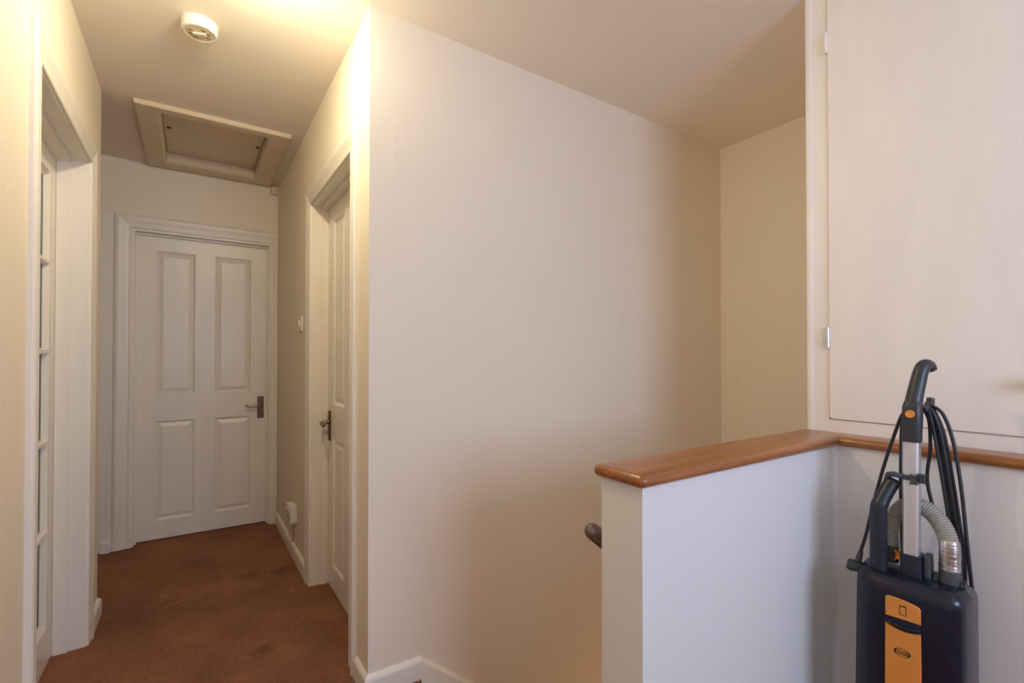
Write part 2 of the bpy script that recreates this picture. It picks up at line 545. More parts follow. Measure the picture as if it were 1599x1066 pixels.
skirting('baseboard_right', (XR, 2.79, 0), (XR, YE, 0), (-1, 0, 0), 'white skirting board of the hall under the wall socket')
skirting('baseboard_corner', (XR, YB, 0), (XR, 1.842, 0), (-1, 0, 0), 'short white skirting between the wall corner and right door', mit0=1)
skirting('baseboard_stairwell', (XR, YB, 0), (0.7222, YB, 0), (0, -1, 0), 'short white skirting at the head of the stairs', mit0=1)
skirting('baseboard_left', (XL, 2.757, 0), (XL, YC, 0), (1, 0, 0), 'short white skirting on the left wall beyond the glazed door', mit1=1)
skirting('baseboard_near', (XL, YW, 0), (XL, 1.74, 0), (1, 0, 0), 'white skirting on the left wall before the glazed door')
skirting('baseboard_half', (0.80, YH0, 0), (XP, YH0, 0), (0, -1, 0), 'white skirting at the foot of the half wall')
skirting('baseboard_side', (XP, YW, 0), (XP, YH0 - 0.016, 0), (-1, 0, 0), 'white skirting behind the vacuum cleaner')
skirting('baseboard_rear', (XL, YW, 0), (XP, YW, 0), (0, 1, 0), 'white skirting below the rear window')
# sloping string board down the stair wall
ang = math.atan2(RI, GO)
dS = Vector((math.cos(ang), 0, -math.sin(ang))); uS = Vector((math.sin(ang), 0, math.cos(ang)))
bm = NB()
Lst = 2.42
prof = [(0, -0.30), (0.016, -0.30), (0.016, -0.021), (0.0145, -0.013), (0.011, -0.008), (0.006, -0.002), (0, 0)]
P0 = Vector((0.722, YB, 0.079))
sweep(bm, [(a, b_) for a, b_ in prof], [(P0, (0, -1, 0), (0, 0, 1)), (P0 + dS * Lst, (0, -1, 0), (0, 0, 1))])
struct(obj('trim_1', bm, 'trim_paint', None, 25), 'white sloping string board beside the stairs', 'trim')

# ------------------------------------------------------------------ architraves
ARP = [(0, 0), (0, 0.008), (0.003, 0.0105), (0.010, 0.0105), (0.0125, 0.0075), (0.017, 0.0085), (0.032, 0.011), (0.046, 0.0165), (0.056, 0.0190), (0.066, 0.0185), (0.072, 0.015), (0.075, 0.010), (0.075, 0)]
def architrave(parent, W, L0, L1, H0, plane, out, axis, w0=0.075, w1=0.075, wt=0.085):
    """three mitred legs round an opening L0..L1 by H0 on the wall face; axis = wall direction, W(a, z, o) -> world"""
    def leg(rings):
        bm = NB()
        rs = [[bm.verts.new(W(*p)) for p in r] for r in rings]
        n = len(rs[0])
        for i in range(n):
            j = (i + 1) % n
            bm.faces.new((rs[0][i], rs[0][j], rs[1][j], rs[1][i]))
        bm.faces.new(rs[0][::-1]); bm.faces.new(rs[1])
        return obj('architrave', bm, 'trim_paint', parent, 25)
    f0, f1, ft = w0 / 0.075, w1 / 0.075, wt / 0.075
    leg([[(L0 - a * f0, 0, o) for a, o in ARP], [(L0 - a * f0, H0 + a * ft, o) for a, o in ARP]])
    leg([[(L1 + a * f1, 0, o) for a, o in ARP], [(L1 + a * f1, H0 + a * ft, o) for a, o in ARP]])
    leg([[(L0 - a * f0, H0 + a * ft, o) for a, o in ARP], [(L1 + a * f1, H0 + a * ft, o) for a, o in ARP]])

def rects(bm, W, rings):
    """nested rectangles [(a0, a1, z0, z1, depth)...] skinned one to the next, the last one filled"""
    rs = []
    for (a0, a1, z0, z1, d) in rings:
        rs.append([bm.verts.new(W(a, z, d)) for a, z in ((a0, z0), (a1, z0), (a1, z1), (a0, z1))])
    for r0, r1 in zip(rs, rs[1:]):
        for i in range(4):
            j = (i + 1) % 4
            bm.faces.new((r0[i], r0[j], r1[j], r1[i]))
    bm.faces.new(rs[-1])
    return bm

def panel_leaf(parent, W, A0, A1, H, cols, rows, thick=0.035):
    """moulded four panel door leaf: a frame of stiles and rails with one part for each raised panel"""
    bm = NB()
    def slab(a0, a1, z0, z1):
        vs = [bm.verts.new(W(a, z, d)) for d in (0, -thick) for a, z in ((a0, z0), (a1, z0), (a1, z1), (a0, z1))]
        for f in ((0, 1, 2, 3), (7, 6, 5, 4), (0, 4, 5, 1), (1, 5, 6, 2), (2, 6, 7, 3), (3, 7, 4, 0)):
            bm.faces.new([vs[i] for i in f])
    xs = [A0] + [v for c in cols for v in c] + [A1]
    zs = [0.008] + [v for r_ in rows for v in r_] + [H]
    for i in range(0, len(zs), 2):
        slab(A0, A1, zs[i], zs[i + 1])
    for r_ in rows:
        for i in range(0, len(xs), 2):
            slab(xs[i], xs[i + 1], r_[0], r_[1])
    leaf = obj('door_leaf', bm, 'door_paint', parent)
    for r_ in rows:
        for c in cols:
            bm = NB()
            def rg(t, d): return (c[0] + t, c[1] - t, r_[0] + t, r_[1] - t, d)
            rects(bm, W, [rg(0, -0.0), rg(0.004, -0.002), rg(0.012, -0.010), rg(0.016, -0.0115), rg(0.038, -0.003), rg(0.040, -0.0022)])
            obj('panel', bm, 'door_paint', leaf)
    return leaf

def lining(parent, W, L0, L1, H0, d0, d1, stop, T=0.010):
    """door lining (two jambs and a head) from depth d0 to d1 with the door stop"""
    def part(nm, a0, a1, z0, z1, e0, e1):
        bm = NB()
        vs = [bm.verts.new(W(a, z, d)) for d in (e0, e1) for a, z in ((a0, z0), (a1, z0), (a1, z1), (a0, z1))]
        for f in ((0, 1, 2, 3), (7, 6, 5, 4), (0, 4, 5, 1), (1, 5, 6, 2), (2, 6, 7, 3), (3, 7, 4, 0)):
            bm.faces.new([vs[i] for i in f])
        return obj(nm, bm, 'trim_paint', parent)
    part('door_jamb', L0 - 0.004, L0 + T, 0, H0, d0, d1)
    part('door_jamb', L1 - T, L1 + 0.004, 0, H0, d0, d1)
    part('door_head', L0 + T, L1 - T, H0 - T, H0 + 0.004, d0, d1)
    if stop:
        s0, s1 = stop
        part('door_stop', L0 + T, L0 + T + 0.010, 0, H0 - T - 0.01, s0, s1)
        part('door_stop', L1 - T - 0.010, L1 - T, 0, H0 - T - 0.01, s0, s1)
        part('door_stop', L0 + T, L1 - T, H0 - T - 0.013, H0 - T, s0, s1)

def lever_handle(parent, W, a, z, side):
    """lever on a long plate; side = +1/-1: the way the lever points along the wall axis"""
    bm = NB()
    rects(bm, W, [(a - 0.0205, a + 0.0205, z - 0.078, z + 0.078, 0), (a - 0.0205, a + 0.0205, z - 0.078, z + 0.078, 0.005),
                  (a - 0.0175, a + 0.0175, z - 0.075, z + 0.075, 0.0075)])
    h = obj('door_handle', bm, 'nickel', parent)
    tag(h, 'worn metal lever handle on a long plate')
    bm = NB()
    zz = z + 0.018
    pts = [W(a, zz, 0.006), W(a, zz, 0.036), W(a + side * 0.006, zz, 0.046), W(a + side * 0.020, zz, 0.050), W(a + side * 0.045, zz - 0.007, 0.050),
           W(a + side * 0.070, zz - 0.010, 0.049), W(a + side * 0.088, zz - 0.004, 0.048), W(a + side * 0.100, zz + 0.006, 0.047)]
    pp = catmull(pts, 5)
    rr = [0.0085] * 6 + [0.0075 - 0.0000 * i for i in range(len(pp) - 6)]
    tube(bm, pp, rr, 10)
    obj('lever', bm, 'brass_worn', h, 50)
    bm = NB(); lathe(bm, [(0.013, 0), (0.013, 0.004), (0.010, 0.010), (0.0, 0.011)], W(a, zz, 0.006), W(a, zz, 1) - W(a, zz, 0), 20)
    obj('rose', bm, 'nickel', h, 40)
    for dz in (0.066, -0.066):
        bm = NB(); lathe(bm, [(0.004, 0), (0.004, 0.0012), (0.0, 0.002)], W(a, z + dz, 0.007), W(a, z, 1) - W(a, z, 0), 10)
        obj('screw', bm, 'brass_worn', h, 40)
    return h

# ------------------------------------------------------------------ door at the end of the hall
d1 = empty('door_1', (0.08, YE, 0))
struct(d1, 'white four-panel door at the end of the hall', 'door')
def WE(a, z, o): return Vector((a, YE - o, z))          # o = out of the wall, towards the camera
architrave(d1, WE, ED0 + 0.004, ED1 - 0.004, EDH - 0.004, YE, None, 'x', 0.090, 0.042, 0.084)
lining(d1, WE, ED0, ED1, EDH, 0.0, -0.125, (-0.040, -0.060), 0.019)
def WEd(a, z, o): return Vector((a, YE + 0.062 - o, z))
leaf = panel_leaf(d1, WEd, ED0 + 0.022, ED1 - 0.022, EDH - 0.022, [(-0.201, 0.018), (0.131, 0.355)], [(0.128, 0.786), (0.961, 1.915)])
lever_handle(leaf, WEd, 0.4185, 0.845, -1)

# plain boxed post and stub of skirting of the next doorway, at the left of the end door
tr = empty('trim_2', (-0.47, YE, 0))
struct(tr, 'flat white door trim at the left of the end door', 'trim')
bm = NB(); box(bm, (-0.490, YE - 0.013, 0), (-0.4125, YE, 2.118), 0.002); obj('upright', bm, 'trim_paint', tr)
bm = NB()
prism(bm, [(0, 0), (0.022, 0), (0.022, 0.062), (0.013, 0.075), (0, 0.075)], (-0.462, YE - 0.010, 0), (0, -1, 0), (0, 0, 1), (0.044, 0, 0))
obj('plinth_block', bm, 'trim_paint', tr)

# ------------------------------------------------------------------ right-hand door
d2 = empty('door_2', (XR, 2.32, 0))
struct(d2, 'white four-panel door in the right wall of the hall', 'door')
def WR(a, z, o): return Vector((XR - o, a, z))
architrave(d2, WR, RD0 + 0.004, RD1 - 0.004, RDH - 0.004, XR, None, 'y', 0.080, 0.080, 0.092)
lining(d2, WR, RD0, RD1, RDH, 0.0, -0.125, (-0.05, -0.084))
def WRd(a, z, o): return Vector((XR + 0.085 - o, a, z))
leaf = panel_leaf(d2, WRd, RD0 + 0.013, RD1 - 0.013, RDH - 0.013, [(2.045, 2.262), (2.375, 2.592)], [(0.128, 0.786), (0.961, 1.915)])
lever_handle(leaf, WRd, 2.655, 0.845, -1)

# ------------------------------------------------------------------ glazed left-hand door
d3 = empty('door_3', (XL, 2.25, 0))
struct(d3, 'white glazed door with small panes in the left wall', 'door')
def WLw(a, z, o): return Vector((XL + o, a, z))
architrave(d3, WLw, LD0 + 0.004, LD1 - 0.004, LDH - 0.004, XL, None, 'y', 0.080, 0.080, 0.092)
lining(d3, WLw, LD0, LD1, LDH, 0.0, -0.135, (-0.055, -0.100))
GA0, GA1, GH = LD0 + 0.013, LD1 - 0.013, LDH - 0.014
FX = XL - 0.101
bm = NB()
ya, yb = GA0 + 0.085, GA1 - 0.095
zb, zt = 0.155, 1.925
box(bm, (FX - 0.035, GA0, 0.008), (FX, ya, GH)); box(bm, (FX - 0.035, yb, 0.008), (FX, GA1, GH))
box(bm, (FX - 0.035, ya, 0.008), (FX, yb, zb)); box(bm, (FX - 0.035, ya, zt), (FX, yb, GH))
lf = obj('door_leaf', bm, 'door_paint', d3)
rows_z = [0.521, 0.874, 1.226, 1.575]
cols_y = [ya + (yb - ya) * k / 3 for k in (1, 2)]
for zz in rows_z:
    bm = NB(); prism(bm, [(-0.013, -0.03), (0.013, -0.03), (0.013, -0.012), (0.006, 0), (-0.006, 0), (-0.013, -0.012)], (FX, ya, zz), (0, 0, 1), (1, 0, 0), (0, yb - ya, 0))
    obj('glazing_bar', bm, 'door_paint', lf)
for yy in cols_y:
    bm = NB(); prism(bm, [(-0.013, -0.03), (0.013, -0.03), (0.013, -0.012), (0.006, -0.001), (-0.006, -0.001), (-0.013, -0.012)], (FX, yy, zb), (0, 1, 0), (1, 0, 0), (0, 0, zt - zb))
    obj('glazing_bar', bm, 'door_paint', lf)
# bevelled glazing bead round the whole light
bm = NB()
prism(bm, [(0, -0.02), (0.018, -0.02), (0, -0.001)], (FX, yb, zb), (0, -1, 0), (1, 0, 0), (0, 0, zt - zb))
prism(bm, [(0, -0.02), (0.018, -0.02), (0, -0.001)], (FX, ya, zb), (0, 1, 0), (1, 0, 0), (0, 0, zt - zb))
prism(bm, [(0, -0.02), (0.022, -0.02), (0, -0.001)], (FX, ya, zb), (0, 0, 1), (1, 0, 0), (0, yb - ya, 0))
prism(bm, [(0, -0.02), (0.018, -0.02), (0, -0.001)], (FX, ya, zt), (0, 0, -1), (1, 0, 0), (0, yb - ya, 0))
obj('glazing_bead', bm, 'door_paint', lf)
ze = [zb] + rows_z + [zt]; yes = [ya] + cols_y + [yb]
pane0 = None
for i in range(5):
    for j in range(3):
        a, b_ = yes[j] + 0.003, yes[j + 1] - 0.003
        bm = NB(); box(bm, (FX - 0.022, a, ze[i] + 0.003), (FX - 0.018, b_, ze[i + 1] - 0.003))
        obj('pane', bm, 'obscure_glass', lf)

# ------------------------------------------------------------------ loft hatch
hh = empty('loft_hatch', (0.107, 3.38, ZC))
tag(hh, 'cream framed loft hatch in the hall ceiling with recessed panel', 'hatch')
OX0, OX1, OY0, OY1 = -0.244, 0.460, 2.942, 3.846
ZB = ZC - 0.024
def board(o0, o1, i1, i0):
    """mitred frame board between outer edge o0-o1 and inner edge i0-i1, slightly bevelled underneath"""
    bm = NB()
    def lp(p, q, t): return (p[0] + (q[0] - p[0]) * t, p[1] + (q[1] - p[1]) * t)
    secs = []
    for o, i in ((o0, i0), (o1, i1)):
        m1 = lp(o, i, 0.06); m2 = lp(o, i, 0.88)
        secs.append([Vector((*o, ZC)), Vector((*o, ZB + 0.003)), Vector((*m1, ZB)), Vector((*m2, ZB + 0.001)), Vector((*i, ZB + 0.008)), Vector((*i, ZC + 0.012))])
    a = [bm.verts.new(v) for v in secs[0]]; c = [bm.verts.new(v) for v in secs[1]]
    n = len(a)
    for k in range(n):
        j = (k + 1) % n
        bm.faces.new((a[k], a[j], c[j], c[k]))
    bm.faces.new(a[::-1]); bm.faces.new(c)
    return obj('frame_board', bm, 'hatch_paint', hh)
oc = [(OX0, OY0), (OX1, OY0), (OX1, OY1), (OX0, OY1)]
ic = [(HX0, HY0), (HX1, HY0), (HX1, HY1), (HX0, HY1)]
for k in range(4):
    j = (k + 1) % 4
    board(oc[k], oc[j], ic[j], ic[k])
# upstand round the opening and the lift-out panel
bm = NB()
HI = 0.003
for lo, hi in (((HX0 - 0.01, HY0 - 0.01), (HX0 + HI, HY1 + 0.01)), ((HX1 - HI, HY0 - 0.01), (HX1 + 0.01, HY1 + 0.01)), ((HX0 + HI, HY0 - 0.01), (HX1 - HI, HY0 + HI)), ((HX0 + HI, HY1 - HI), (HX1 - HI, HY1 + 0.01))):
    box(bm, (*lo, ZC - 0.010), (*hi, ZC + 0.098))
obj('upstand', bm, 'hatch_paint', hh)
bm = NB(); box(bm, (HX0 + 0.005, HY0 + 0.005, 2.506), (HX1 - 0.005, HY1 - 0.005, 2.524), 0.002); pn = obj('hatch_panel', bm, 'hatch_paint', hh)
for (x, y) in ((-0.117, 3.325), (0.330, 3.335)):
    bm = NB(); lathe(bm, [(0.011, 0), (0.011, -0.003), (0.008, -0.006), (0, -0.0065)], (x, y, 2.506), (0, 0, 1), 16)
    obj('latch_screw', bm, 'screw_dark', pn, 40)

# ------------------------------------------------------------------ smoke alarm
sa = empty('smoke_alarm', (0.017, 2.155, ZC))
tag(sa, 'round white smoke alarm on the hall ceiling', 'smoke alarm')
def SAo(h): return (0.017, 2.155, ZC - h)
bm = NB(); lathe(bm, [(0.060, 0), (0.060, 0.006), (0.0575, 0.009)], (0.017, 2.155, ZC), (0, 0, -1), 48); obj('base', bm, 'plastic_white', sa, 40)
bm = NB(); lathe(bm, [(0.0585, 0.009), (0.0585, 0.030), (0.056, 0.036), (0.051, 0.0385), (0.050, 0.0385), (0.046, 0.035), (0.0, 0.035)], (0.017, 2.155, ZC), (0, 0, -1), 48)
cv = obj('cover', bm, 'plastic_white', sa, 40)
bm = NB(); lathe(bm, [(0.0445, 0.0345), (0.0445, 0.0375), (0.0, 0.0385)], (0.017, 2.155, ZC), (0, 0, -1), 40); obj('face_plate', bm, 'plastic_cream', cv, 40)
for k in range(8):
    a = R(22.5 + 45 * k)
    if k in (1, 5): continue
    bm = NB()
    c_, s_ = math.cos(a), math.sin(a)
    O = Vector((0.017 + 0.030 * c_, 2.155 + 0.030 * s_, ZC - 0.0375))
    prism(bm, [(-0.007, -0.006), (0.007, -0.008), (0.007, 0.008), (-0.007, 0.006)], O, (c_, s_, 0), (-s_, c_, 0), (0, 0, -0.0018))
    obj('vent_slot', bm, 'slot_tan', cv)
bm = NB(); box(bm, (-0.022, -0.007, -0.0425), (0.022, 0.007, -0.038), 0.0015)
bmesh.ops.rotate(bm, verts=bm.verts, cent=(0, 0, 0), matrix=Matrix.Rotation(R(-22), 3, 'Z'))
bmesh.ops.translate(bm, verts=bm.verts, vec=(0.017, 2.155, ZC)); obj('test_button', bm, 'plastic_white', cv)

# ------------------------------------------------------------------ small electrical fittings
jb = empty('junction_box', (0.497, YE, 2.42))
tag(jb, 'small cream alarm box in the ceiling corner above the end door', 'junction box')
bm = NB(); box(bm, (0.468, YE - 0.026, 2.392), (0.512, YE, 2.450), 0.006, 3); bo = obj('box_body', bm, 'plastic_cream', jb, 40)
bm = NB(); box(bm, (0.472, YE - 0.031, 2.397), (0.508, YE - 0.026, 2.443), 0.003); obj('lid', bm, 'plastic_cream', bo)
bm = NB(); tube(bm, catmull([(0.505, YE - 0.008, 2.394), (0.516, YE - 0.006, 2.37), (0.5185, YE - 0.006, 2.30), (0.5185, YE - 0.006, 2.125)], 6), 0.0035, 8); obj('cable', bm, 'plastic_white', jb, 60)

sw = empty('light_switch', (XR, 2.985, 1.40))
tag(sw, 'white light switch on the hall wall beside the right door', 'switch')
bm = NB(); box(bm, (XR - 0.010, 2.940, 1.357), (XR, 3.026, 1.443), 0.003); pl = obj('face_plate', bm, 'plastic_white', sw)
bm = NB(); prism(bm, [(-0.016, 0), (-0.016, 0.004), (0.016, 0.009), (0.016, 0)], (XR - 0.010, 2.977, 1.40), (0, 0, 1), (-1, 0, 0), (0, 0.014, 0)); obj('rocker', bm, 'plastic_white', pl)

so = empty('wall_socket', (XR, 3.16, 0.27))
tag(so, 'white double wall socket low on the hall wall above the skirting', 'socket')
bm = NB(); box(bm, (XR - 0.034, 3.090, 0.222), (XR, 3.228, 0.318), 0.004); sb = obj('socket_box', bm, 'plastic_white', so)
bm = NB(); box(bm, (XR - 0.040, 3.088, 0.220), (XR - 0.034, 3.230, 0.320), 0.002); fp = obj('face_plate', bm, 'plastic_white', so)
for yy in (3.125, 3.193):
    for dy, dz in ((0, 0.016), (-0.011, -0.008), (0.011, -0.008)):
        bm = NB(); box(bm, (XR - 0.0408, yy + dy - 0.004, 0.258 + dz - 0.006), (XR - 0.040, yy + dy + 0.004, 0.258 + dz + 0.006)); obj('pin_hole', bm, 'screw_dark', fp)
    bm = NB(); box(bm, (XR - 0.0450, yy - 0.007, 0.292), (XR - 0.040, yy + 0.007, 0.310), 0.002); obj('rocker', bm, 'plastic_white', fp)
bm = NB(); tube(bm, [(XR - 0.006, 3.20, 0.224), (XR - 0.006, 3.20, 0.078)], 0.005, 8); obj('cable', bm, 'plastic_cream', so, 60)

# ------------------------------------------------------------------ warm ceiling lamp, above the view
lp = empty('ceiling_lamp', (LAMP_P[0], LAMP_P[1], ZC))
tag(lp, 'warm bulb lamp on the ceiling at the hall corner', 'lamp')
bm = NB(); lathe(bm, [(0.045, 0), (0.045, 0.010), (0.030, 0.018), (0.020, 0.022), (0.018, 0.040), (0.0, 0.040)], (LAMP_P[0], LAMP_P[1], ZC), (0, 0, -1), 24); obj('ceiling_rose', bm, 'plastic_white', lp, 40)
bm = NB(); lathe(bm, [(0, 0.030)] + [(r, 0.090 + h) for r, h in [(0.014, -0.058), (0.020, -0.048), (0.036, -0.026), (0.042, 0.0), (0.038, 0.020), (0.024, 0.035), (0, 0.041)]], (LAMP_P[0], LAMP_P[1], ZC), (0, 0, -1), 20); obj('bulb', bm, 'bulb_glow', lp, 60)
bm = NB(); lathe(bm, [(0.019, 0.036), (0.044, 0.039), (0.064, 0.054), (0.074, 0.068), (0.0725, 0.069), (0.062, 0.056), (0.043, 0.0415), (0.019, 0.039)], (LAMP_P[0], LAMP_P[1], ZC), (0, 0, -1), 32); obj('added_shade', bm, 'plastic_white', lp, 40)  # unseen dish added over the bulb to keep its light off the ceiling

# fill globe added below the view to lift the dark stairwell
sl = empty('stair_fill_lamp', (2.60, 1.27, -1.45))
tag(sl, 'unseen globe lamp added at the foot of the stairs to brighten the stairwell', 'lamp')
bm = NB(); lathe(bm, [(0.05, 0), (0.05, 0.012), (0.022, 0.020), (0.020, 0.05), (0, 0.05)], (XA, 1.27, -1.45), (-1, 0, 0), 24); obj('wall_plate', bm, 'plastic_white', sl, 40)
bm = NB(); lathe(bm, [(r, 0.125 + h) for r, h in sphere_prof(0.08, 12)], (XA, 1.27, -1.45), (-1, 0, 0), 24); obj('globe', bm, 'stair_fill_glow', sl, 60)

# ------------------------------------------------------------------ wooden cap along the half wall and under the cupboard
CZ0, CZ1 = 0.924, 0.954
def nose(front, back):
    """cap section (across, up): bullnosed at both edges if asked"""
    r = (CZ1 - CZ0) / 2
    p = []
    for k in range(9):
        a = R(-90 + 180 * k / 8)
        p.append((back - r + r * math.cos(a), CZ0 + r + r * math.sin(a)))
    for k in range(9):
        a = R(90 + 180 * k / 8)
        p.append((front + r + r * math.cos(a), CZ0 + r + r * math.sin(a)))
    return p
cap = empty('trim_3', (1.25, 0.76, CZ0))
struct(cap, 'varnished reddish brown wooden cap on the half wall', 'trim')
FN, BN = 0.683, 0.838       # front and back nose of the cap (y)
XE = 0.783                  # outer end
XNF = 1.690                 # front nose of the return under the cupboard
bm = NB()
pr = nose(FN, BN)
n = len(pr); r = 0.015
# run along x; the outer end is rounded over as well
vr = []
zm = (CZ0 + CZ1) / 2
for k in range(6, -1, -1):
    a = R(90 * k / 6 * 0.985)
    x = XE + r - r * math.sin(a); sc_ = math.cos(a)
    ring = []
    for (y, z) in pr:
        core = FN + r if y < (FN + BN) / 2 else BN - r
        ring.append(bm.verts.new((x, core + (y - core) * sc_, zm + (z - zm) * sc_)))
    vr.append(ring)
# far end: mitre against the return board
ring = []
for (y, z) in pr:
    t = (y - FN) / (BN - FN)
    ring.append(bm.verts.new((XNF + t * (1.835 - XNF), y, z)))
vr.append(ring)
for r0, r1 in zip(vr, vr[1:]):
    for i in range(n):
        j = (i + 1) % n
        bm.faces.new((r0[i], r0[j], r1[j], r1[i]))
bm.faces.new(vr[0][::-1]); bm.faces.new(vr[-1])
obj('cap_board', bm, 'cap_wood_x', cap, 35)
# return board along y
bm = NB()
rr_ = 0.015
pr2 = [(XP + 0.125, CZ0), (XP + 0.125, CZ1)]
for k in range(9):
    a = R(90 + 180 * k / 8)
    pr2.append((XNF + rr_ + rr_ * math.cos(a), CZ0 + rr_ + rr_ * math.sin(a)))
a0 = [bm.verts.new((x, YW + 0.02, z)) for x, z in pr2]
a1 = [bm.verts.new((x + 0.0004, FN + (x - XNF) / (1.835 - XNF) * (BN - FN), z)) for x, z in pr2]
n2 = len(pr2)
for i in range(n2):
    j = (i + 1) % n2
    bm.faces.new((a0[i], a0[j], a1[j], a1[i]))
bm.faces.new(a0[::-1]); bm.faces.new(a1)
# cut the return board short of the solid side wall behind the camera
for v in bm.verts:
    if v.co.y < -0.33: v.co.y = -0.33
obj('cap_board', bm, 'cap_wood_y', cap, 35)
# thin dark shadow joint of the mitre is left open between the two boards

# ------------------------------------------------------------------ cupboard standing on the cap
XC = 1.786
cu = empty('cupboard', (XC + 0.3, 0.25, CZ1))
tag(cu, 'tall white built-in cupboard standing on the wooden cap', 'cupboard')
CY0, CY1 = -0.33, 0.822
DY1, DY0 = 0.752, 0.252       # first door
DZ0, DZ1 = 0.997, 2.420
bm = NB()
box(bm, (XC, CY0, CZ1), (XC + 0.02, CY1, DZ0 - 0.0016)); box(bm, (XC, CY0, DZ1 + 0.003), (XC + 0.02, CY1, ZC))
box(bm, (XC, DY1 + 0.002, DZ0 - 0.0016), (XC + 0.02, CY1, DZ1 + 0.003)); box(bm, (XC, CY0, DZ0 - 0.0016), (XC + 0.02, -0.255, DZ1 + 0.003))
obj('face_frame', bm, 'cupboard_paint', cu)
bm = NB()
box(bm, (XC + 0.02, CY1 - 0.02, CZ1), (XA, CY1, ZC)); box(bm, (XC + 0.02, CY0, CZ1), (XA, CY0 + 0.02, ZC)); box(bm, (XC + 0.30, CY0 + 0.02, CZ1), (XC + 0.32, CY1 - 0.02, ZC))
box(bm, (XC + 0.02, CY0 + 0.02, CZ1), (XC + 0.30, CY1 - 0.02, CZ1 + 0.02))
obj('carcass', bm, 'cupboard_paint', cu)
# rounded corner bead up the edge of the cupboard
bm = NB()
prism(bm, [(0, 0), (0.020, 0), (0.020, 0.002), (0.016, 0.004), (0.006, 0.004), (0, 0.002)], (XC, CY1, CZ1), (0, -1, 0), (-1, 0, 0), (0, 0, ZC - CZ1))
obj('edge_bead', bm, 'cupboard_paint', cu, 30)
for i, (a, b_) in enumerate(((DY0, DY1), (-0.252, DY0 - 0.004))):
    bm = NB()
    rc = 0.010
    pts = []
    for (cx, cz, a0_) in ((a + rc, DZ0 + rc, 180), (b_ - rc, DZ0 + rc, 270), (b_ - rc, DZ1 - rc, 0), (a + rc, DZ1 - rc, 90)):
        for k in range(5):
            t = R(a0_ + 90 * k / 4)
            pts.append((cx + rc * math.cos(t), cz + rc * math.sin(t)))
    cyc, czc = (a + b_) / 2, (DZ0 + DZ1) / 2
    ins = [(y + (0.003 if y < cyc else -0.003), z + (0.003 if z < czc else -0.003)) for y, z in pts]
    r0 = [bm.verts.new((XC + 0.012, y, z)) for y, z in pts]
    r1 = [bm.verts.new((XC - 0.003, y, z)) for y, z in pts]
    r2 = [bm.verts.new((XC - 0.006, y, z)) for y, z in ins]
    for p_, q_ in ((r0, r1), (r1, r2)):
        for k in range(len(pts)):
            j = (k + 1) % len(pts)
            bm.faces.new((p_[k], p_[j], q_[j], q_[k]))
    bm.faces.new(r0[::-1]); bm.faces.new(r2)
    dr = obj('cupboard_door', bm, 'cupboard_paint', cu, 30)
    hy = b_ if i == 0 else a
    for hz in (1.270, 2.267):
        bm = NB()
        tube(bm, [(XC - 0.007, hy + (0.003 if i == 0 else -0.003), hz - 0.035), (XC - 0.007, hy + (0.003 if i == 0 else -0.003), hz + 0.035)], 0.0055, 10)
        s_ = 1 if i == 0 else -1
        y0_, y1_ = sorted((hy + s_ * 0.003, hy + s_ * 0.022))
        box(bm, (XC - 0.0022, y0_, hz - 0.034), (XC, y1_, hz + 0.034))
        tag(obj('hinge', bm, 'hinge_metal' if hz < 2 else 'cupboard_paint', dr, 30), None)
    ky = a + 0.022 if i == 0 else b_ - 0.030
    bm = NB(); lathe(bm, [(0.008, 0), (0.007, 0.012), (0.015, 0.018), (0.017, 0.026), (0.012, 0.033), (0, 0.035)], (XC - 0.006, ky, 1.136), (-1, 0, 0), 24); obj('knob', bm, 'rail_wood', dr, 50)

# ------------------------------------------------------------------ handrail on the stair side of the half wall
hr = empty('handrail', (0.84, 0.862, 0.70))
tag(hr, 'dark polished handrail end showing past the half wall', 'handrail')
dR = Vector((math.cos(ang), 0, -math.sin(ang)))
P = Vector((0.814, 0.866, 0.779))
rd = 0.0206
bm = NB()
pts = [P + dR * t for t in (-0.0215, -0.0195, -0.016, -0.011, -0.005, 0.0, 0.3, 1.6)]
rad = [0.006, 0.0110, 0.0150, 0.0185, 0.0202, rd, rd, rd]
tube(bm, pts, rad, 24); rl = obj('rail', bm, 'rail_wood', hr, 60)
for t in (0.16, 0.95):
    q0 = P + dR * t
    bm = NB(); tube(bm, catmull([q0 + Vector((0, 0, -0.02)), q0 + Vector((0, -0.004, -0.05)), q0 + Vector((0, -0.030, -0.062)), Vector((q0.x, YH1, q0.z - 0.062))], 5), 0.006, 10)
    lathe(bm, [(0.020, 0), (0.018, 0.005), (0, 0.006)], (q0.x, YH1, q0.z - 0.062), (0, 1, 0), 16)
    obj('bracket', bm, 'nickel', hr, 50)

# ================================================================== vacuum cleaner
VAZ = R(-7.0)
NF = 0.072
vc = empty('vacuum_cleaner', (1.56, 0.45, 0.0), 0.0)
# local axes: X = to the cleaner's right (w), Y = to its back (-n), Z up
Wd = Vector((-math.sin(VAZ), -math.cos(VAZ), 0)); Nd = Vector((-math.cos(VAZ), math.sin(VAZ), 0))
vc.rotation_euler = (0, 0, math.atan2(Wd.y, Wd.x))
tag(vc, 'navy and orange upright vacuum cleaner with a silver pole and coiled black cord', 'vacuum cleaner')
def V(w_, z, n_): return Vector((w_, -n_, z))       # n = towards the front
def vobj(name, bm, mat, parent=None, smooth=40): return obj(name, bm, mat, parent or vc, smooth, local=True)

